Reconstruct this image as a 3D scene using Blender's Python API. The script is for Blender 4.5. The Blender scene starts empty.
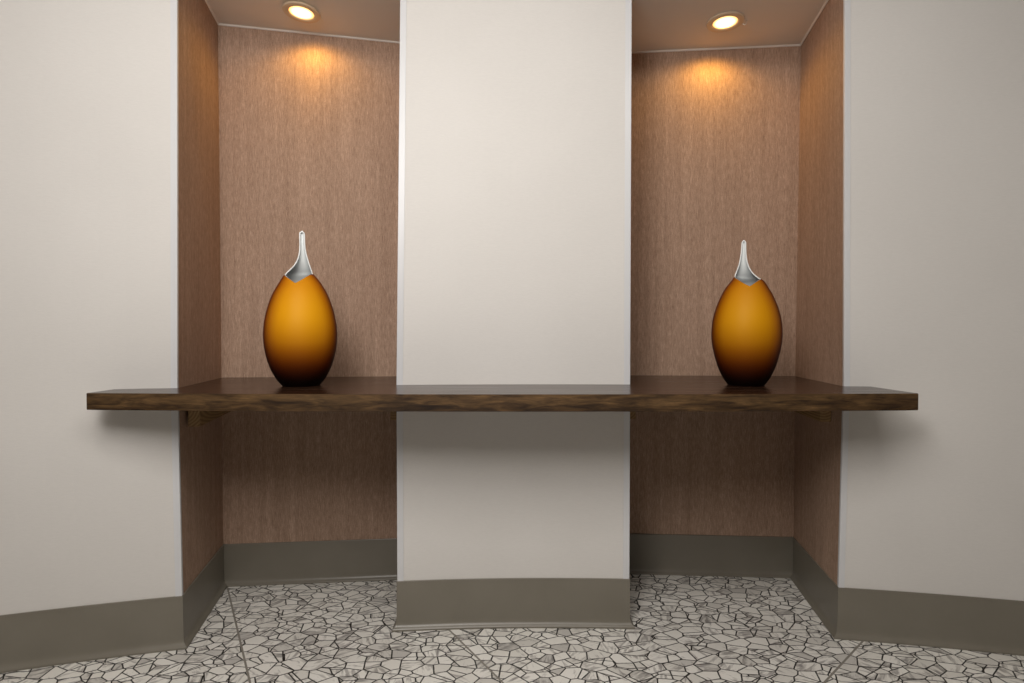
import bpy, bmesh, math
from mathutils import Vector, noise

SC = bpy.context.scene
COL = SC.collection

# ------------------------------------------------------------------ helpers
def link(name, bm, mats, parent=None, smooth=False, loc=(0, 0, 0), angle=None):
    bmesh.ops.recalc_face_normals(bm, faces=bm.faces)
    me = bpy.data.meshes.new(name)
    bm.to_mesh(me); bm.free()
    for m in (mats if isinstance(mats, (list, tuple)) else [mats]):
        me.materials.append(m)
    if smooth:
        for p in me.polygons: p.use_smooth = True
        if angle is not None:
            me.set_sharp_from_angle(angle=math.radians(angle))
    o = bpy.data.objects.new(name, me)
    COL.objects.link(o)
    o.location = loc
    if parent: o.parent = parent
    return o

def structure(o):
    o['kind'] = 'structure'
    return o

def tag(o, label, cat, group=None):
    o['label'] = label; o['category'] = cat
    if group: o['group'] = group
    return o

def empty(name, loc):
    o = bpy.data.objects.new(name, None)
    COL.objects.link(o); o.location = loc
    o.empty_display_size = .1
    return o

def prism(poly, z0, z1, bm=None):
    """poly: list of (x, y); z0, z1: numbers or functions of (x, y)."""
    bm = bm or bmesh.new()
    f0 = z0 if callable(z0) else (lambda x, y: z0)
    f1 = z1 if callable(z1) else (lambda x, y: z1)
    a = [bm.verts.new((x, y, f0(x, y))) for x, y in poly]
    b = [bm.verts.new((x, y, f1(x, y))) for x, y in poly]
    bm.faces.new(a[::-1]); bm.faces.new(b)
    n = len(poly)
    for i in range(n):
        bm.faces.new((a[i], a[(i+1) % n], b[(i+1) % n], b[i]))
    return bm

# ------------------------------------------------------------------ materials
def mat(name):
    m = bpy.data.materials.new(name); m.use_nodes = True
    nt = m.node_tree
    b = nt.nodes['Principled BSDF']
    return m, nt, b

def N(nt, t, **kw):
    n = nt.nodes.new(t)
    for k, v in kw.items(): setattr(n, k, v)
    return n

def mth(nt, op, a, b=None, c=None, clamp=False):
    n = nt.nodes.new('ShaderNodeMath'); n.operation = op; n.use_clamp = clamp
    for i, v in enumerate((a, b, c)):
        if v is None: continue
        if isinstance(v, (int, float)): n.inputs[i].default_value = v
        else: nt.links.new(v, n.inputs[i])
    return n.outputs[0]

def ramp(nt, fac, stops, interp='LINEAR'):
    r = nt.nodes.new('ShaderNodeValToRGB')
    cr = r.color_ramp; cr.interpolation = interp
    while len(cr.elements) < len(stops): cr.elements.new(.5)
    for e, (p, c) in zip(cr.elements, stops):
        e.position = p; e.color = (c[0], c[1], c[2], 1)
    nt.links.new(fac, r.inputs[0])
    return r.outputs[0]

def mix(nt, fac, a, b, mode='MIX'):
    n = nt.nodes.new('ShaderNodeMix'); n.data_type = 'RGBA'; n.blend_type = mode
    if isinstance(fac, (int, float)): n.inputs[0].default_value = fac
    else: nt.links.new(fac, n.inputs[0])
    for i, v in ((6, a), (7, b)):
        if isinstance(v, tuple): n.inputs[i].default_value = (v[0], v[1], v[2], 1)
        else: nt.links.new(v, n.inputs[i])
    return n.outputs[2]

def coords(nt, scale=(1, 1, 1), rot=(0, 0, 0)):
    g = nt.nodes.new('ShaderNodeNewGeometry')
    mp = nt.nodes.new('ShaderNodeMapping')
    mp.inputs['Scale'].default_value = scale
    mp.inputs['Rotation'].default_value = rot
    nt.links.new(g.outputs['Position'], mp.inputs[0])
    return mp.outputs[0]

def ntex(nt, vec, scale, detail=3, rough=.5, dist=0):
    n = nt.nodes.new('ShaderNodeTexNoise')
    n.inputs['Scale'].default_value = scale
    n.inputs['Detail'].default_value = detail
    n.inputs['Roughness'].default_value = rough
    n.inputs['Distortion'].default_value = dist
    nt.links.new(vec, n.inputs['Vector'])
    return n.outputs['Fac']

def bump(nt, b, h, strength, dist):
    n = nt.nodes.new('ShaderNodeBump')
    n.inputs['Strength'].default_value = strength
    n.inputs['Distance'].default_value = dist
    nt.links.new(h, n.inputs['Height'])
    nt.links.new(n.outputs[0], b.inputs['Normal'])

def plain(name, col, rough=.5, metal=0., spec=.5):
    m, nt, b = mat(name)
    b.inputs['Base Color'].default_value = (*col, 1)
    b.inputs['Roughness'].default_value = rough
    b.inputs['Metallic'].default_value = metal
    b.inputs['Specular IOR Level'].default_value = spec
    return m

def wall_paint():
    m, nt, b = mat('off_white_wallcovering')
    v = coords(nt, (1, 1, 1))
    n1 = ntex(nt, v, 1.6, 2)
    v2 = coords(nt, (60, 60, 420))
    n2 = ntex(nt, v2, 1.0, 2)
    c = ramp(nt, n1, [(.3, (.70, .672, .638)), (.7, (.74, .712, .678))])
    c2 = ramp(nt, n2, [(.3, (.965, .965, .965)), (.7, (1, 1, 1))])
    nt.links.new(mix(nt, 1, c, c2, 'MULTIPLY'), b.inputs['Base Color'])
    b.inputs['Roughness'].default_value = .62
    b.inputs['Specular IOR Level'].default_value = .3
    bump(nt, b, mth(nt, 'ADD', n2, ntex(nt, v, 240, 2)), .25, .0006)
    return m

def niche_paper():
    m, nt, b = mat('brown_grasscloth_wallpaper')
    v = coords(nt, (430, 430, 34))
    n1 = ntex(nt, v, 1, 4, .62)
    vb = coords(nt, (46, 46, 1.4))
    n2 = ntex(nt, vb, 1, 3, .6)
    vc = coords(nt, (520, 520, 170))
    n3 = ntex(nt, vc, 1, 2, .6)
    c = ramp(nt, n1, [(.26, (.275, .177, .122)), (.5, (.438, .297, .216)), (.76, (.605, .437, .332))])
    c2 = ramp(nt, n2, [(.3, (.87, .85, .83)), (.7, (1.05, 1.05, 1.05))])
    c3 = ramp(nt, n3, [(.32, (.80, .79, .78)), (.6, (1.06, 1.06, 1.06))])
    o = mix(nt, 1, c, c2, 'MULTIPLY')
    o = mix(nt, 1, o, c3, 'MULTIPLY')
    nt.links.new(o, b.inputs['Base Color'])
    b.inputs['Roughness'].default_value = .72
    b.inputs['Specular IOR Level'].default_value = .25
    bump(nt, b, n1, .35, .0008)
    return m

def vinyl():
    m, nt, b = mat('taupe_vinyl_base')
    v = coords(nt)
    n1 = ntex(nt, v, 5, 4, .6)
    c = ramp(nt, n1, [(.3, (.192, .172, .136)), (.7, (.212, .191, .153))])
    nt.links.new(c, b.inputs['Base Color'])
    b.inputs['Roughness'].default_value = .34
    bump(nt, b, ntex(nt, v, 14, 2), .12, .004)
    return m

def floor_mat():
    m, nt, b = mat('crazy_paving_marble_floor')
    L = nt.links
    geo = nt.nodes.new('ShaderNodeNewGeometry')
    pos = geo.outputs['Position']
    # slight stretch so shards come out longer than wide
    mp = nt.nodes.new('ShaderNodeMapping')
    mp.inputs['Rotation'].default_value = (0, 0, math.radians(24))
    mp.inputs['Scale'].default_value = (.82, 1.18, 1)
    L.new(pos, mp.inputs[0])
    # angular warp: cell-wise constant offset keeps edges straight
    def voro(vec, scale, feat, rnd=1.0):
        n = nt.nodes.new('ShaderNodeTexVoronoi'); n.voronoi_dimensions = '2D'; n.feature = feat
        n.inputs['Scale'].default_value = scale
        n.inputs['Randomness'].default_value = rnd
        L.new(vec, n.inputs['Vector'])
        return n
    SA, SB = 20.0, 14.0
    eA = voro(mp.outputs[0], SA, 'DISTANCE_TO_EDGE').outputs['Distance']
    cA = voro(mp.outputs[0], SA, 'F1')
    mp2 = nt.nodes.new('ShaderNodeMapping')
    mp2.inputs['Rotation'].default_value = (0, 0, math.radians(-37))
    mp2.inputs['Scale'].default_value = (.75, 1.25, 1)
    mp2.inputs['Location'].default_value = (3.3, 1.7, 0)
    L.new(pos, mp2.inputs[0])
    eB = voro(mp2.outputs[0], SB, 'DISTANCE_TO_EDGE').outputs['Distance']
    cB = voro(mp2.outputs[0], SB, 'F1')
    sep = nt.nodes.new('ShaderNodeSeparateColor'); L.new(cA.outputs['Color'], sep.inputs[0])
    sepB = nt.nodes.new('ShaderNodeSeparateColor'); L.new(cB.outputs['Color'], sepB.inputs[0])
    use = mth(nt, 'GREATER_THAN', sep.outputs[2], .42)      # cells that are broken once more
    wA = mth(nt, 'DIVIDE', eA, SA); wB = mth(nt, 'DIVIDE', eB, SB)
    wB2 = mth(nt, 'ADD', wB, mth(nt, 'MULTIPLY', mth(nt, 'SUBTRACT', 1, use), 1))
    e = mth(nt, 'MINIMUM', wA, wB2)
    wob = mth(nt, 'MULTIPLY', mth(nt, 'SUBTRACT', ntex(nt, pos, 90, 1), .5), .0016)
    e = mth(nt, 'ADD', e, wob)
    stone = mth(nt, 'SMOOTHSTEP', e, .0007, .0019) if False else None
    mr = nt.nodes.new('ShaderNodeMapRange'); mr.interpolation_type = 'SMOOTHSTEP'
    mr.inputs['From Min'].default_value = .0015; mr.inputs['From Max'].default_value = .0025
    L.new(e, mr.inputs['Value']); stone = mr.outputs[0]
    # per shard random
    rnd = mth(nt, 'FRACT', mth(nt, 'ADD', sep.outputs[0], mth(nt, 'MULTIPLY', mth(nt, 'MULTIPLY', sepB.outputs[0], use), 3.7)))
    rnd2 = mth(nt, 'FRACT', mth(nt, 'ADD', sep.outputs[1], mth(nt, 'MULTIPLY', mth(nt, 'MULTIPLY', sepB.outputs[1], use), 5.3)))
    base = ramp(nt, rnd, [(0, (.56, .535, .50)), (.15, (.74, .71, .655)), (.5, (.84, .81, .75)), (1, (.88, .85, .795))])
    # grey veining, its direction differing from shard to shard
    vr = nt.nodes.new('ShaderNodeVectorRotate'); vr.rotation_type = 'Z_AXIS'
    L.new(pos, vr.inputs['Vector']); L.new(mth(nt, 'MULTIPLY', rnd2, 6.28), vr.inputs['Angle'])
    ad = nt.nodes.new('ShaderNodeVectorMath'); ad.operation = 'MULTIPLY_ADD'
    L.new(vr.outputs[0], ad.inputs[0]); ad.inputs[1].default_value = (16, 62, 1)
    cmb = nt.nodes.new('ShaderNodeCombineXYZ'); L.new(mth(nt, 'MULTIPLY', rnd, 31), cmb.inputs[0]); L.new(mth(nt, 'MULTIPLY', rnd2, 17), cmb.inputs[1])
    L.new(cmb.outputs[0], ad.inputs[2])
    vein = ntex(nt, ad.outputs[0], 1, 3, .55, .6)
    thr = mth(nt, 'MULTIPLY', mth(nt, 'SUBTRACT', rnd2, .35), .18)
    vf = mth(nt, 'ADD', vein, thr)
    vcol = ramp(nt, vf, [(.55, (1, 1, 1)), (.66, (.62, .61, .61)), (.78, (.36, .35, .355))])
    c = mix(nt, 1, base, vcol, 'MULTIPLY')
    c = mix(nt, stone, (.010, .008, .006), c)
    # straight saw-cut joints between the cast panels
    sp = nt.nodes.new('ShaderNodeSeparateXYZ'); L.new(pos, sp.inputs[0])
    seam = None
    for (x0, y0, x1, y1) in ((-1.225, 2.352, -.828, 1.718), (-.230, 2.024, -.055, 1.759), (1.254, 1.950, .986, 1.718)):
        l = math.hypot(x1-x0, y1-y0); nx, ny = (y1-y0)/l, -(x1-x0)/l
        d = mth(nt, 'ABSOLUTE', mth(nt, 'SUBTRACT', mth(nt, 'ADD', mth(nt, 'MULTIPLY', sp.outputs[0], nx), mth(nt, 'MULTIPLY', sp.outputs[1], ny)), x0*nx+y0*ny))
        # a joint ends where it meets the next one
        tx, ty = (x1-x0)/l, (y1-y0)/l
        s = mth(nt, 'ADD', mth(nt, 'MULTIPLY', sp.outputs[0], tx), mth(nt, 'MULTIPLY', sp.outputs[1], ty))
        far = mth(nt, 'GREATER_THAN', s, x0*tx+y0*ty+1.2)
        d = mth(nt, 'ADD', d, far)
        seam = d if seam is None else mth(nt, 'MINIMUM', seam, d)
    mr2 = nt.nodes.new('ShaderNodeMapRange'); mr2.interpolation_type = 'SMOOTHSTEP'
    mr2.inputs['From Min'].default_value = .0028; mr2.inputs['From Max'].default_value = .0040
    L.new(seam, mr2.inputs['Value'])
    c = mix(nt, mr2.outputs[0], (.25, .228, .195), c)
    L.new(c, b.inputs['Base Color'])
    b.inputs['Roughness'].default_value = .38
    b.inputs['Specular IOR Level'].default_value = .4
    bump(nt, b, stone, .3, .0008)
    return m

def wood_dark():
    m, nt, b = mat('dark_stained_walnut')
    v = coords(nt, (2.2, 46, 60))
    n1 = ntex(nt, v, 1, 6, .62, .5)
    vb = coords(nt, (9, 12, 55))
    n2 = ntex(nt, vb, 1, 5, .6, .8)
    top = ramp(nt, n1, [(.3, (.014, .0065, .0035)), (.55, (.040, .018, .010)), (.8, (.075, .036, .019))])
    geo = nt.nodes.new('ShaderNodeNewGeometry')
    sp = nt.nodes.new('ShaderNodeSeparateXYZ'); nt.links.new(geo.outputs['Normal'], sp.inputs[0])
    side = mth(nt, 'LESS_THAN', mth(nt, 'ABSOLUTE', sp.outputs[2]), .6)
    vf = coords(nt, (22, 22, 260))
    n3 = ntex(nt, vf, 1, 6, .65, .6)
    edge = ramp(nt, n2, [(.30, (.034, .018, .008)), (.5, (.095, .054, .023)), (.72, (.17, .100, .044))])
    e2 = ramp(nt, n3, [(.3, (.5, .48, .45)), (.7, (1.25, 1.2, 1.1))])
    edge = mix(nt, 1, edge, e2, 'MULTIPLY')
    # darker along the lower arris of the edge
    sz = nt.nodes.new('ShaderNodeSeparateXYZ'); nt.links.new(geo.outputs['Position'], sz.inputs[0])
    low = nt.nodes.new('ShaderNodeMapRange'); low.inputs['From Min'].default_value = .864; low.inputs['From Max'].default_value = .893
    nt.links.new(mth(nt, 'ADD', sz.outputs[2], mth(nt, 'MULTIPLY', mth(nt, 'SUBTRACT', n2, .5), .06)), low.inputs['Value'])
    edge = mix(nt, low.outputs[0], mix(nt, 1, edge, (.5, .46, .42), 'MULTIPLY'), edge)
    nt.links.new(mix(nt, side, top, edge), b.inputs['Base Color'])
    rr = ramp(nt, n1, [(.3, (.19, .19, .19)), (.7, (.28, .28, .28))])
    rs = mix(nt, side, rr, (.5, .5, .5))
    nt.links.new(rs, b.inputs['Roughness'])
    b.inputs['Specular IOR Level'].default_value = .36
    bump(nt, b, n1, .12, .001)
    return m

def pine():
    m, nt, b = mat('stained_pine_endgrain')
    geo = nt.nodes.new('ShaderNodeTexCoord')
    mp = nt.nodes.new('ShaderNodeMapping')
    mp.inputs['Location'].default_value = (.03, 0, .02)
    mp.inputs['Scale'].default_value = (1, .04, 1)
    nt.links.new(geo.outputs['Object'], mp.inputs[0])
    w = nt.nodes.new('ShaderNodeTexWave'); w.wave_type = 'RINGS'; w.rings_direction = 'SPHERICAL'
    w.inputs['Scale'].default_value = 30; w.inputs['Distortion'].default_value = 2.4
    w.inputs['Detail'].default_value = 2
    nt.links.new(mp.outputs[0], w.inputs[0])
    c = ramp(nt, w.outputs['Fac'], [(0, (.21, .125, .05)), (.6, (.31, .19, .08)), (1, (.37, .235, .105))])
    nt.links.new(c, b.inputs['Base Color'])
    b.inputs['Roughness'].default_value = .6
    return m

def amber(name, zmul, gain):
    m, nt, b = mat(name)
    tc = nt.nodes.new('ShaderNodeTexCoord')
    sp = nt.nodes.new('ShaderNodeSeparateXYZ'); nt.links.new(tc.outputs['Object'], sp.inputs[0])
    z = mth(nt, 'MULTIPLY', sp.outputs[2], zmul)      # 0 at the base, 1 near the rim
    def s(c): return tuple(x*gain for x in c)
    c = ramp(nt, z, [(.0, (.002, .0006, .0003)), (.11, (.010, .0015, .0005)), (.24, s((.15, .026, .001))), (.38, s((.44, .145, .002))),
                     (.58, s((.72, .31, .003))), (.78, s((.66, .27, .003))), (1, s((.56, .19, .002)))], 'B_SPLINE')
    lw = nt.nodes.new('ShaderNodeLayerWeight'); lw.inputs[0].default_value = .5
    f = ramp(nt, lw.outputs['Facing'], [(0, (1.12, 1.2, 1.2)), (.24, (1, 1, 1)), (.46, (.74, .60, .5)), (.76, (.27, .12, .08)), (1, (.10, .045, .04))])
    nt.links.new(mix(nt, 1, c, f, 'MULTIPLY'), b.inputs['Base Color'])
    b.inputs['Roughness'].default_value = .5
    b.inputs['Specular IOR Level'].default_value = .13
    return m

def lip_glass():
    m, nt, b = mat('milky_grey_glass')
    tc = nt.nodes.new('ShaderNodeTexCoord')
    sp = nt.nodes.new('ShaderNodeSeparateXYZ'); nt.links.new(tc.outputs['Object'], sp.inputs[0])
    lw = nt.nodes.new('ShaderNodeLayerWeight'); lw.inputs[0].default_value = .5
    c = ramp(nt, lw.outputs['Facing'], [(0, (.84, .87, .86)), (.45, (.66, .70, .71)), (1, (.30, .34, .355))])
    nt.links.new(c, b.inputs['Base Color'])
    b.inputs['Roughness'].default_value = .25
    return m

M = {
 'wall': wall_paint(), 'paper': niche_paper(), 'vinyl': vinyl(), 'floor': floor_mat(),
 'wood': wood_dark(), 'pine': pine(), 'lip': lip_glass(),
 'rim': plain('white_glass_rim', (.92, .93, .92), .2),
 'ceil': plain('warm_white_ceiling_paint', (.80, .75, .69), .8, spec=.2),
 'room_ceil': plain('room_ceiling_paint', (.50, .48, .46), .8, spec=.2),  # unseen room ceiling, darkened to weaken the bounced fill
 'room_wall': plain('bounce_cutting_room_wall', (.26, .24, .22), .8, spec=.2),  # unseen side and back walls, dark colour chosen to cut bounce light
 'guard': plain('pale_grey_corner_guard', (.68, .68, .69), .35),
 'bead': plain('white_caulk_bead', (.80, .76, .70), .6),
 'ring': plain('cream_painted_metal_ring', (.72, .58, .42), .45),
 'steel': plain('spring_steel', (.92, .90, .86), .35, .6),
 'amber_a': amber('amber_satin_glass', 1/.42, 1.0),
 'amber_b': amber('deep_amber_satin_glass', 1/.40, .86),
}
M['paper'].node_tree  # noqa
def glow(name, col, st):
    m = bpy.data.materials.new(name); m.use_nodes = True
    nt = m.node_tree; nt.nodes.clear()
    e = nt.nodes.new('ShaderNodeEmission'); o = nt.nodes.new('ShaderNodeOutputMaterial')
    e.inputs[0].default_value = (*col, 1); e.inputs[1].default_value = st
    nt.links.new(e.outputs[0], o.inputs[0]); return m
M['lens'] = glow('lit_warm_lens', (1.0, .80, .45), 3.0)
def _lens():
    nt = M['lens'].node_tree; e = [n for n in nt.nodes if n.type == 'EMISSION'][0]
    tc = nt.nodes.new('ShaderNodeTexCoord'); vl = nt.nodes.new('ShaderNodeVectorMath'); vl.operation = 'LENGTH'
    nt.links.new(tc.outputs['Object'], vl.inputs[0])
    nt.links.new(ramp(nt, mth(nt, 'MULTIPLY', vl.outputs['Value'], 20), [(0, (1, .86, .55)), (.72, (1, .74, .34)), (.97, (.55, .22, .045))]), e.inputs[0])
_lens()

# ------------------------------------------------------------------ plan of the place (metres)
# +y is the way the camera looks; the curved wall is a shallow concave arc
def arc(x):
    return 2.062 - (x-.12)**2 / (2*(5.8 if x < .12 else 7.6))
def arc_pts(x0, x1, n):
    return [(x0+(x1-x0)*i/n, arc(x0+(x1-x0)*i/n)) for i in range(n+1)]
LC = (-1.162, arc(-1.162)); LB = (-1.268, 2.398); LBR = (-.432, 2.475)
PL = (-.426, arc(-.426)); PR = (.440, arc(.440))
RBL = (.446, 2.535); RB = (1.281, 2.484); RC = (1.202, arc(1.202))
HI = 2.75
left_pts = arc_pts(-3.0, LC[0], 24)
pier_pts = arc_pts(PL[0], PR[0], 16)
right_pts = arc_pts(RC[0], 3.0, 24)
PATH = left_pts + [LB, LBR] + pier_pts + [RBL, RB] + right_pts
iLC = len(left_pts)-1; iPL = iLC+3; iPR = iPL+len(pier_pts)-1; iRC = iPR+3

def offs(path, i, d):
    """the point d in front of the wall line at vertex i (mitred)"""
    def nrm(a, b):
        dx, dy = b[0]-a[0], b[1]-a[1]; l = math.hypot(dx, dy); return (dy/l, -dx/l)
    ns = []
    if i > 0: ns.append(nrm(path[i-1], path[i]))
    if i < len(path)-1: ns.append(nrm(path[i], path[i+1]))
    if len(ns) == 1: n = ns[0]; k = 1
    else:
        sx, sy = ns[0][0]+ns[1][0], ns[0][1]+ns[1][1]; l = math.hypot(sx, sy)
        n = (sx/l, sy/l); k = 1/max(.3, n[0]*ns[0][0]+n[1]*ns[0][1])
    return (path[i][0]+n[0]*d*k, path[i][1]+n[1]*d*k)

def sweep(path, i0, i1, prof, zf=None, bm=None):
    """sweep the closed profile [(d, z)...] along path[i0..i1]; zf adds a height that varies with x"""
    bm = bm or bmesh.new(); rows = []
    for i in range(i0, i1+1):
        r = []
        for d, z in prof:
            x, y = offs(path, i, d)
            r.append(bm.verts.new((x, y, z + (zf(path[i][0]) if zf else 0))))
        rows.append(r)
    n = len(prof)
    for a, b in zip(rows, rows[1:]):
        for k in range(n):
            bm.faces.new((a[k], a[(k+1) % n], b[(k+1) % n], b[k]))
    bm.faces.new(rows[0][::-1]); bm.faces.new(rows[-1])
    return bm

def band(t0, t1, z0, z1): return [(t0, z0), (t1, z0), (t1, z1), (t0, z1)]

# ---- niche ceilings lie a little out of level, as found
def zl(x): return 2.441 + (x+1.262)*(2.398-2.441)/(1.262-.494)
def zr(x): return 2.387 + (x-.540)*(2.381-2.371)/(1.274-.540)

# ---- walls
T = -.10
structure(link('wall_left', sweep(PATH, 0, iLC, band(0, T, 0, HI)), M['wall']))
structure(link('wall_center', sweep(PATH, iPL, iPR, [(0, 0), (T, 0), (T, .93), (T, HI), (0, HI), (0, .93)]), M['wall']))
structure(link('wall_right', sweep(PATH, iRC, len(PATH)-1, band(0, T, 0, HI)), M['wall']))
structure(link('wall_left_niche', sweep(PATH, iLC, iPL, band(0, -.05, 0, 2.52)), M['paper']))
structure(link('wall_right_niche', sweep(PATH, iPR, iRC, band(0, -.05, 0, 2.52)), M['paper']))
hl = arc_pts(LC[0], PL[0], 10); hr = arc_pts(PR[0], RC[0], 10)
structure(link('wall_left_header', prism(hl + [(x, y+.10) for x, y in hl[::-1]], lambda x, y: zl(x)+.012, HI), M['wall']))
structure(link('wall_right_header', prism(hr + [(x, y+.10) for x, y in hr[::-1]], lambda x, y: zr(x)+.012, HI), M['wall']))
structure(link('ceiling_left_niche', prism([LC, LB, LBR, PL], lambda x, y: zl(x), lambda x, y: zl(x)+.04), M['ceil']))
structure(link('ceiling_right_niche', prism([PR, RBL, RB, RC], lambda x, y: zr(x), lambda x, y: zr(x)+.04), M['ceil']))
# room behind the camera
yl, yr = arc(-3.0), arc(3.0)
structure(link('wall_side_left', prism([(-3.1, -2.6), (-3.0, -2.6), (-3.0, yl), (-3.1, yl)], 0, HI), M['room_wall']))
structure(link('wall_side_right', prism([(3.0, -2.6), (3.1, -2.6), (3.1, yr), (3.0, yr)], 0, HI), M['room_wall']))
structure(link('wall_back', prism([(-3.1, -2.7), (3.1, -2.7), (3.1, -2.6), (-3.1, -2.6)], 0, HI), M['room_wall']))
structure(link('ceiling', prism([(-3.1, -2.7), (3.1, -2.7), (3.1, 2.7), (-3.1, 2.7)], HI, HI+.05), M['room_ceil']))
structure(link('floor', prism([(-3.1, -2.7), (3.1, -2.7), (3.1, 2.7), (-3.1, 2.7)], -.06, 0), M['floor']))

# ---- cove baseboards
HB = .182
prof = [(0, 0), (.0195, 0), (.0205, .004), (.0190, .0075), (.0140, .0105), (.0088, .016), (.0055, .023), (.0046, .034),
        (.0042, .060), (.0042, HB-.005), (.0050, HB-.0045), (.0050, HB-.0015), (.0040, HB), (0, HB)]
def base(name, a, b):
    o = structure(link(name, sweep(PATH, a, b, prof), M['vinyl'], smooth=True, angle=40))
base('baseboard_left', 0, iLC)
base('baseboard_left_niche', iLC, iPL)
base('baseboard_center', iPL, iPR)
base('baseboard_right_niche', iPR, iRC)
base('baseboard_right', iRC, len(PATH)-1)

# ---- corner guards: thin L-profiles from the baseboard up
def guard(name, corner, front_dir, side_dir, wf, ws, z1):
    """front_dir / side_dir: unit vectors along the two wall faces leaving the corner"""
    t = .0022
    fx, fy = front_dir; sx, sy = side_dir
    # outward = away from both faces
    c = Vector(corner); f = Vector(front_dir); s = Vector(side_dir)
    nf = Vector((-f.y, f.x));  nf = nf if nf.dot(s) < 0 else -nf     # in front of the front face
    ns = Vector((-s.y, s.x));  ns = ns if ns.dot(f) < 0 else -ns     # in front of the side face
    o = c + (nf+ns)*t
    poly = [c+f*wf+nf*t*.3, c+f*wf+nf*t, o-(ns*t*.6), o-(nf*t*.6), c+s*ws+ns*t, c+s*ws+ns*t*.1, c]
    bm = prism([(p.x, p.y) for p in poly], HB-.001, z1)
    structure(link(name, bm, M['guard']))
def unit(a, b):
    v = Vector(b)-Vector(a); v.normalize(); return (v.x, v.y)
guard('trim_1', LC, unit(LC, left_pts[-2]), unit(LC, LB), .019, .010, 2.43)
guard('trim_2', PL, unit(PL, pier_pts[1]), unit(PL, LBR), .021, .010, 2.395)
guard('trim_3', PR, unit(PR, pier_pts[-2]), unit(PR, RBL), .021, .010, 2.385)
guard('trim_4', RC, unit(RC, right_pts[1]), unit(RC, RB), .017, .010, 2.395)

# ---- caulk beads where the niche walls meet their ceilings
bead = [(0, -.006), (.003, -.0055), (.0055, -.003), (.006, 0), (0, 0)]
structure(link('trim_5', sweep(PATH, iLC, iPL, bead, zl), M['bead']))
structure(link('trim_6', sweep(PATH, iPR, iRC, bead, zr), M['bead']))
# little bead where front walls meet the top of the baseboard
cb = [(0, HB-.001), (.0035, HB-.001), (.0028, HB+.0022), (0, HB+.003)]

# ------------------------------------------------------------------ the shelf
ZT, ZB = .915, .861
def shelf():
    g = .0015
    YF = 1.744
    front = []
    n = 60
    x0, x1 = -1.356, 1.287
    for i in range(n+1):
        x = x0 + (x1-x0)*i/n
        front.append((x, YF + .0035*noise.noise(Vector((x*2.3, 4.1, 0))) + .0016*noise.noise(Vector((x*9, 1.1, 0))) - .010*x/2.6 - .034*(1-((x+.035)/1.322)**2)))
    back = []
    for i in range(7):
        x = x1 + (RC[0]-x1)*i/6; back.append((x, arc(x)-g-.0025*(i > 3)))
    back += [(RC[0]-.006, RC[1]-g), (RB[0]-.007, RB[1]-.009), (RBL[0]+.004, RBL[1]-.009), (PR[0]+.004, PR[1]-.003)]
    for i in range(13):
        x = PR[0] + (PL[0]-PR[0])*i/12; back.append((x, arc(x)-g-.002))
    back += [(PL[0]-.004, PL[1]-.003), (LBR[0]-.004, LBR[1]-.009), (LB[0]+.008, LB[1]-.009), (LC[0]-.004, LC[1]-g)]
    for i in range(7):
        x = LC[0] + (x0-LC[0])*i/6; back.append((x, arc(x)-g-.0025*(i < 3)))
    bm = prism(front + back, ZB, ZT)
    bm.edges.ensure_lookup_table()
    es = [e for e in bm.edges if all(v.co.y < 1.80 for v in e.verts) and abs(e.verts[0].co.z-e.verts[1].co.z) < 1e-6]
    bmesh.ops.bevel(bm, geom=es, offset=.0035, segments=2, affect='EDGES', profile=.6)
    return bm
tag(link('wooden_shelf', shelf(), M['wood']), 'long dark-stained wooden shelf board running through both niches and across the wall', 'shelf')

# ------------------------------------------------------------------ cleats under the shelf
def cleat(p, q, w, h, label, group, inward):
    """a timber cleat fixed along a niche side wall from p (front) to q (back); inward = unit vector into the niche"""
    d = Vector(q)-Vector(p); L = d.length; d.normalize()
    n = Vector(inward)
    o = Vector(p) + n*.004
    bm = bmesh.new()
    ch = .0
    prof = [(0, 0), (w, 0), (w, -h+ch), (0, -h+ch)]
    rows = []
    for t in (0, L):
        rows.append([bm.verts.new(((d.x*t+n.x*a), (d.y*t+n.y*a), b)) for a, b in prof])
    a, b = rows
    for k in range(4): bm.faces.new((a[k], a[(k+1) % 4], b[(k+1) % 4], b[k]))
    bm.faces.new(a[::-1]); bm.faces.new(b)
    bmesh.ops.recalc_face_normals(bm, faces=bm.faces)
    bmesh.ops.bevel(bm, geom=bm.edges[:], offset=.002, segments=2, affect='EDGES')
    ob = link('shelf_bracket', bm, M['pine'], loc=(o.x, o.y, ZB-.0005))
    tag(ob, label, 'shelf bracket', group)
def inw(a, b, s):
    u = unit(a, b); return (u[1]*s, -u[0]*s)
def lerp(a, b, t): return (a[0]+(b[0]-a[0])*t, a[1]+(b[1]-a[1])*t)
G = 'timber cleats carrying the shelf'
cleat(lerp(LC, LB, .13), lerp(LC, LB, .97), .040, .093, 'pine cleat under the shelf on the outer side wall of the left niche', G, inw(LC, LB, 1))
cleat(lerp(PL, LBR, .20), lerp(PL, LBR, .97), .040, .090, 'pine cleat under the shelf peeking out left of the central white wall', G, inw(PL, LBR, -1))
cleat(lerp(PR, RBL, .20), lerp(PR, RBL, .97), .040, .090, 'pine cleat under the shelf peeking out right of the central white wall', G, inw(PR, RBL, 1))
cleat(lerp(RC, RB, .20), lerp(RC, RB, .97), .040, .091, 'pine cleat under the shelf on the outer side wall of the right niche', G, inw(RC, RB, -1))

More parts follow.
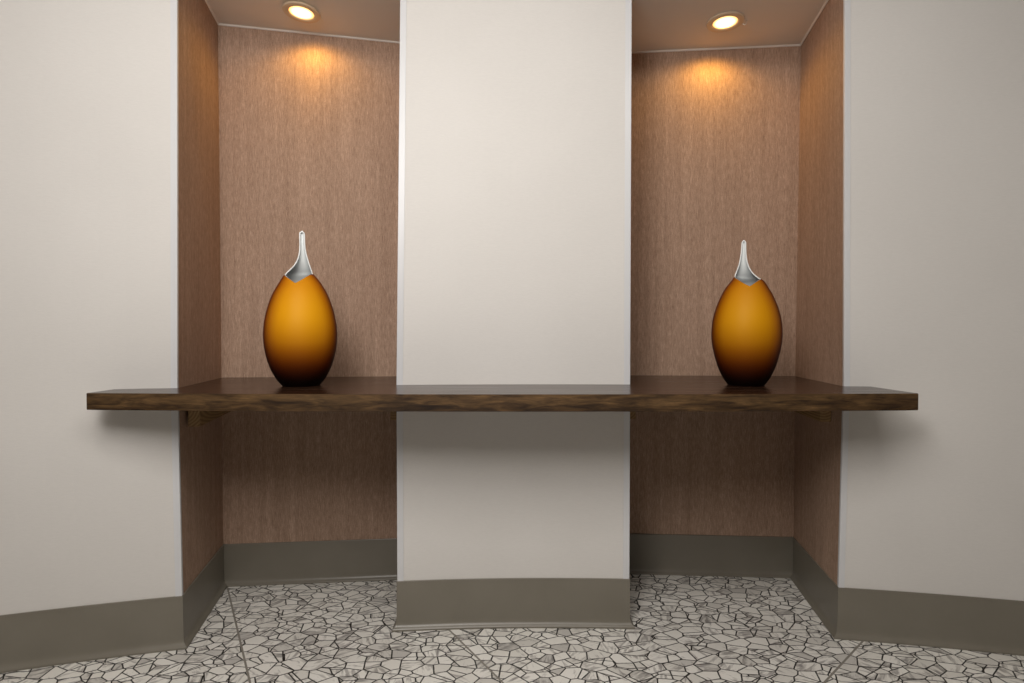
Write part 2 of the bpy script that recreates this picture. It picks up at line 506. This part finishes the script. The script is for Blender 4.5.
# ------------------------------------------------------------------ vases
def interp(tab, z):
    if z <= tab[0][0]: return tab[0][1]
    for (a, va), (b, vb) in zip(tab, tab[1:]):
        if z <= b:
            t = (z-a)/(b-a); t = t
            return va+(vb-va)*t
    return tab[-1][1]
def smoothtab(tab, step=.004):
    """Catmull-Rom resample of a (z, value) table"""
    out = []
    n = len(tab)
    for i in range(n-1):
        p0 = tab[max(i-1, 0)]; p1 = tab[i]; p2 = tab[i+1]; p3 = tab[min(i+2, n-1)]
        h = p2[0]-p1[0]
        m1 = (p2[1]-p0[1])/(p2[0]-p0[0]) if p2[0] != p0[0] else 0
        m2 = (p3[1]-p1[1])/(p3[0]-p1[0]) if p3[0] != p1[0] else 0
        k = max(2, int(h/step))
        for j in range(k):
            t = j/k
            v = (2*t**3-3*t**2+1)*p1[1] + (t**3-2*t**2+t)*h*m1 + (-2*t**3+3*t**2)*p2[1] + (t**3-t**2)*h*m2
            out.append((p1[0]+h*t, v))
    out.append(tab[-1])
    return out

def make_vase(name, loc, left, right, z_l, z_r, z_v, x_v, tip, mat_body, label, depth=1.0):
    """left / right: tables (z, x) of the two outlines; z_l, z_r: rim heights at the sides; (x_v, z_v): bottom of the notch"""
    KX, KZ = .935, .972
    left = [(z*KZ, x*KX) for z, x in left]; right = [(z*KZ, x*KX) for z, x in right]
    z_l *= KZ; z_r *= KZ; z_v *= KZ; x_v *= KX; tip *= KZ
    Lt, Rt = smoothtab(left), smoothtab(right)
    root = empty(name, loc)
    root.rotation_euler.z = math.atan2(-loc[0], loc[1])      # mouth turned to the middle of the room
    tag(root, label, 'vase', 'amber glass vases on the shelf')
    NT = 96
    def pt(th, z, inset=0.0):
        l, r = interp(Lt, z)+inset, interp(Rt, z)-inset
        c, w = (l+r)/2, max((r-l)/2, .0008)
        return (c+w*math.cos(th), w*depth*math.sin(th), z)
    # rim height as a function of the angle (front = -y)
    def rim(th, inset=0.0):
        s = math.sin(th)
        if s >= -1e-6:
            return z_r + (z_l-z_r)*(1-math.cos(th))/2     # back half: the seam where tip and body join
        u = (1-math.cos(th))/2                            # 0 right .. 1 left
        l, r = interp(Lt, z_v), interp(Rt, z_v)
        uv = (r-x_v)/(r-l)
        if u < uv: t = (u/uv); a = z_r
        else: t = (1-u)/(1-uv); a = z_l
        k = t**(1.55 if u < uv else 1.15)
        return a+(z_v-a)*k
    # --- outer amber body
    bm = bmesh.new(); NR = 56; rows = []
    for i in range(NR+1):
        s = i/NR; row = []
        for j in range(NT):
            th = 2*math.pi*j/NT
            z = .0045+(rim(th)-.0045)*s
            row.append(bm.verts.new(pt(th, z)))
        rows.append(row)
    # rounded foot
    foot = []
    for k, (q, zz) in enumerate(((.975, .0018), (.93, .0004), (.86, 0.0))):
        foot.append([bm.verts.new((rows[0][j].co.x*q, rows[0][j].co.y*q, zz)) for j in range(NT)])
    allr = foot[::-1]+rows
    for a, b in zip(allr, allr[1:]):
        for j in range(NT):
            bm.faces.new((a[j], a[(j+1) % NT], b[(j+1) % NT], b[j]))
    bm.faces.new(allr[0][::-1])
    # turn the rim inwards by the glass thickness
    top = [bm.verts.new(pt(2*math.pi*j/NT, rim(2*math.pi*j/NT), .0022)) for j in range(NT)]
    dn = [bm.verts.new(pt(2*math.pi*j/NT, rim(2*math.pi*j/NT)-.008, .0023)) for j in range(NT)]
    for a, b in ((rows[-1], top), (top, dn)):
        for j in range(NT):
            bm.faces.new((a[j], a[(j+1) % NT], b[(j+1) % NT], b[j]))
    link('body', bm, mat_body, root, smooth=True, angle=50)
    # --- inner milky glass: a lining inside the mouth whose back is drawn up into the tall tip
    th_g = .0040; ins = .0024
    bm = bmesh.new()
    NH = NT//2
    zlo = .30
    def sheet(inset):
        rows = []
        for i in range(15):                          # lining, all round
            s = i/14; row = []
            for j in range(NT):
                th = 2*math.pi*j/NT
                z = zlo+(rim(th)-.0005*(math.sin(th) < -.01)-zlo)*s
                row.append(bm.verts.new(pt(th, z, inset)))
            rows.append(row)
        ups = [rows[-1][0:NH+1]]
        K = 44
        for i in range(1, K+1):
            s = i/K; row = []
            for j in range(NH+1):
                th = math.pi*j/NH
                z0 = rim(th)
                z = z0+(tip-z0)*(s**.9)
                p = Vector(pt(th, z, inset*.35 if s > .05 else inset*(1-s*13)))
                # rounded end of the tip
                e = max(0, (z-(tip-.010))/.010)
                if e > 0:
                    l, r = interp(Lt, z), interp(Rt, z); c = (l+r)/2
                    q = math.sqrt(max(0, 1-e*e*.96))
                    p.x = c+(p.x-c)*q; p.y *= q
                row.append(bm.verts.new(p))
            ups.append(row)
        return rows, ups
    ro, uo = sheet(ins)
    ri, ui = sheet(ins+th_g)
    for (rows, ups) in ((ro, uo), (ri, ui)):
        for a, b in zip(rows, rows[1:]):
            for j in range(NT):
                bm.faces.new((a[j], a[(j+1) % NT], b[(j+1) % NT], b[j]))
        for a, b in zip(ups, ups[1:]):
            for j in range(NH):
                bm.faces.new((a[j], a[j+1], b[j+1], b[j]))
    lower_o, lower_i = ro[0], ri[0]
    for j in range(NT):
        bm.faces.new((lower_o[j], lower_o[(j+1) % NT], lower_i[(j+1) % NT], lower_i[j]))
    rimf = []
    for j in range(NH, NT):                          # front rim
        rimf.append(bm.faces.new((ro[-1][j], ro[-1][(j+1) % NT], ri[-1][(j+1) % NT], ri[-1][j])))
    for k in (0, NH):                                # the two free edges of the tip
        for a, b, c, d in zip(uo, uo[1:], ui, ui[1:]):
            rimf.append(bm.faces.new((a[k], b[k], d[k], c[k])))
    for j in range(NH):
        rimf.append(bm.faces.new((uo[-1][j], uo[-1][j+1], ui[-1][j+1], ui[-1][j])))
    edge = [(v.co.copy()+w.co)/2 for v, w in ((a[0], b[0]) for a, b in zip(uo, ui))]
    edge2 = [(v.co.copy()+w.co)/2 for v, w in ((a[NH], b[NH]) for a, b in zip(uo, ui))]
    link('lip', bm, M['lip'], root, smooth=True, angle=50)
    return root, edge, edge2

def tube(pts, rad, sides=10):
    bm = bmesh.new(); rows = []
    n = len(pts)
    for i, p in enumerate(pts):
        t = (pts[min(i+1, n-1)]-pts[max(i-1, 0)]).normalized()
        a = Vector((0, 1, 0)); u = t.cross(a).normalized(); w = u.cross(t)
        r = rad
        rows.append([bm.verts.new(p+(u*math.cos(2*math.pi*k/sides)+w*math.sin(2*math.pi*k/sides))*r) for k in range(sides)])
    for a, b in zip(rows, rows[1:]):
        for k in range(sides): bm.faces.new((a[k], a[(k+1) % sides], b[(k+1) % sides], b[k]))
    bm.faces.new(rows[0][::-1]); bm.faces.new(rows[-1])
    return bm

bodyL = [(0, .068), (.012, .0785), (.03, .0925), (.069, .1125), (.11, .1255), (.15, .1330), (.187, .1355), (.22, .1340), (.246, .1305), (.295, .1190), (.344, .1005), (.383, .0785)]
La = [(z, -r) for z, r in bodyL] + [(.412, -.0605), (.4296, -.0430), (.447, -.0265), (.465, -.0150), (.483, -.0082), (.501, -.0046), (.529, -.0027), (.565, -.0033), (.580, -.0033)]
Ra = [(z, r) for z, r in bodyL] + [(.405, .0620), (.4190, .0490), (.4296, .0430), (.447, .0366), (.465, .0310), (.483, .0258), (.501, .0214), (.529, .0178), (.565, .0168), (.580, .0165)]
def finish_edge(root, e1, e2):
    a = [p for p in e1]; b = [p for p in e2]
    # join the two edges over the tip by a half circle
    pa, pb = a[-1], b[-1]
    pts = a + [(pa*(1-t)+pb*t)+Vector((0, 0, .0018*math.sin(math.pi*t))) for t in (.25, .5, .75)] + b[::-1]
    o = link('lip_edge', tube(pts, .0024), M['rim'], root, smooth=True)
    o['label'] = 'bright white polished edge of the tip'

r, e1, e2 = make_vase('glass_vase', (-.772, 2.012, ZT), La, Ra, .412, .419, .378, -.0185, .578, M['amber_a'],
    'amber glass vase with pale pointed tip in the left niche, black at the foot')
finish_edge(r, e1, e2)
# the right-hand vase: slimmer, its steep flank on the left
k = .955
bodyR = [(0, .066), (.012, .075), (.03, .087), (.07, .105), (.11, .117), (.15, .1255), (.185, .1290), (.215, .1285), (.245, .1250), (.29, .1140), (.335, .0960), (.370, .0770)]
Rb = [(z, r) for z, r in bodyR] + [(.3960, .0590), (.4040, .0440), (.4190, .0265), (.4350, .0150), (.4520, .0070), (.4700, .0020), (.4960, -.0015), (.530, -.0030), (.548, -.0030)]
Lb = [(z, -r) for z, r in bodyR] + [(.3930, -.0590), (.4080, -.0480), (.4190, -.0430), (.4350, -.0365), (.4520, -.0305), (.4700, -.0265), (.4960, -.0225), (.530, -.0195), (.548, -.0190)]
r, e1, e2 = make_vase('glass_vase', (.862, 2.025, ZT), Lb, Rb, .410, .398, .368, .012, .546, M['amber_b'],
    'slimmer deep amber glass vase in the right niche, its pale tip leaning left')
finish_edge(r, e1, e2)

# ------------------------------------------------------------------ recessed downlights
def downlight(x, y, z, slope, tilt, label, clip):
    root = empty('recessed_downlight', (x, y, z-.0005))
    root.rotation_euler = (tilt[0], tilt[1], 0)
    tag(root, label, 'ceiling light', 'recessed ceiling lights')
    # stepped trim ring (lathe)
    prof = [(.078, 0), (.078, -.003), (.0755, -.006), (.069, -.0075), (.059, -.0078), (.0535, -.0060), (.0515, -.0030), (.0515, 0)]
    bm = bmesh.new(); n = 64; rows = []
    for j in range(n):
        a = 2*math.pi*j/n
        rows.append([bm.verts.new((r*math.cos(a), r*math.sin(a), zz)) for r, zz in prof])
    for j in range(n):
        a, b = rows[j], rows[(j+1) % n]
        for q in range(len(prof)): bm.faces.new((a[q], a[(q+1) % len(prof)], b[(q+1) % len(prof)], b[q]))
    for v in bm.verts: v.co.x *= .94; v.co.y *= .94
    link('trim_ring', bm, M['ring'], root, smooth=True, angle=35)
    bm = bmesh.new(); rows = []
    for r_, zz in ((.0482, -.0028), (.042, -.0042), (.030, -.0050), (.014, -.0054)):
        rows.append([bm.verts.new((r_*math.cos(2*math.pi*j/n), r_*math.sin(2*math.pi*j/n), zz)) for j in range(n)])
    c = bm.verts.new((0, 0, -.0055))
    for a, b in zip(rows, rows[1:]):
        for j in range(n): bm.faces.new((a[j], a[(j+1) % n], b[(j+1) % n], b[j]))
    for j in range(n): bm.faces.new((rows[-1][j], rows[-1][(j+1) % n], c))
    link('lens', bm, M['lens'], root, smooth=True)['label'] = 'glowing warm lens'
    if clip:
        bm = bmesh.new()
        pts = [Vector((.074, .006, -.004)), Vector((.083, .008, -.010)), Vector((.088, .008, -.006)), Vector((.089, .002, 0)), Vector((.086, -.010, -.001))]
        bm.free()
        link('spring_clip', tube(pts, .0022, 8), M['steel'], root, smooth=True)
    return root
downlight(-.856, 2.263, zl(-.858)-.004, 0, (0, math.radians(3.4)), 'lit round recessed light in the ceiling of the left niche', False)
downlight(.878, 2.290, zr(.878)-.001, 0, (0, 0), 'lit round recessed light with a loose spring clip, right niche ceiling', True)

def lamp(kind, name, loc, energy, col, rot=(0, 0, 0), **kw):
    l = bpy.data.lights.new(name, kind); l.energy = energy; l.color = col
    for k_, v in kw.items(): setattr(l, k_, v)
    o = bpy.data.objects.new(name, l); COL.objects.link(o)
    o.location = loc; o.rotation_euler = rot
    return o
for x, y, z in ((-.858, 2.325, zl(-.858)-.014), (.885, 2.385, zr(.885)-.014)):
    lamp('SPOT', 'downlight_beam', (x, y, z), 5.4, (1.0, .53, .08), (0, 0, 0), spot_size=math.radians(164), spot_blend=.55, shadow_soft_size=.04)
# room lighting: a broad ceiling panel and a softer source to the left of the camera
lamp('AREA', 'room_ceiling_panel', (-.05, .35, 2.72), 54, (1.0, .965, .915), (math.radians(9), 0, 0), shape='RECTANGLE', size=2.2, size_y=1.1)
lamp('AREA', 'high_side_source', (-.55, -.1, 2.2), 27, (1.0, .96, .925), (math.radians(80), 0, math.radians(-8)), shape='DISK', size=.8)

# ------------------------------------------------------------------ the old building is slightly out of plumb
for o in [q for q in bpy.data.objects if q.get('kind') == 'structure' and q.type == 'MESH']:
    if o.name in ('floor', 'ceiling'): continue
    bm = bmesh.new(); bm.from_mesh(o.data)
    if any(v.co.z < .93 for v in bm.verts) and any(v.co.z > .93 for v in bm.verts):
        bmesh.ops.bisect_plane(bm, geom=bm.verts[:]+bm.edges[:]+bm.faces[:], plane_co=(0, 0, .93), plane_no=(0, 0, 1))
    for v in bm.verts:
        if v.co.x < -1.0 and v.co.y < 2.2 and o.name != 'wall_side_left':
            k = v.co.z/.93 if v.co.z < .93 else 1-1.6*(v.co.z-.93)/1.4
            v.co.x -= .010*k*max(0, min(1, (2.9+v.co.x)/1.2))
        elif v.co.z < .93 and v.co.x > 1.0 and v.co.y < 2.2 and o.name != 'wall_side_right':
            v.co.x -= .014*(1-v.co.z/.93)*max(0, min(1, (2.9-v.co.x)/1.2))
        if v.co.z > .931 and v.co.x > 1.0 and o.name != 'wall_side_right':
            k = (v.co.z-.93)/1.4
            v.co.x += k*(.010 if (v.co.y > 2.2 and v.co.x < 1.45) else -.014*max(0, min(1, (2.9-v.co.x)/1.2)))
        elif v.co.z > .931 and v.co.x > -.6:
            v.co.x += .019*max(0, min(1, (.40-v.co.x)/.8))*(v.co.z-.93)/1.4
    bm.to_mesh(o.data); bm.free()

w = bpy.data.worlds.new('world'); SC.world = w; w.use_nodes = True
w.node_tree.nodes['Background'].inputs[0].default_value = (.9, .95, 1, 1)
w.node_tree.nodes['Background'].inputs[1].default_value = .02

# ------------------------------------------------------------------ camera
cam = bpy.data.cameras.new('camera'); co = bpy.data.objects.new('camera', cam); COL.objects.link(co)
cam.sensor_fit = 'HORIZONTAL'; cam.sensor_width = 36.0
cam.lens = 550/1024*36.0
cam.shift_y = (345.56-341.5)/1024
cam.clip_start = .02
co.location = (0, 0, 1.1)
co.rotation_euler = (math.radians(90-1.1), 0, 0)
SC.camera = co
SC.view_settings.view_transform = 'Standard'
SC.view_settings.look = 'None'
SC.view_settings.exposure = 0
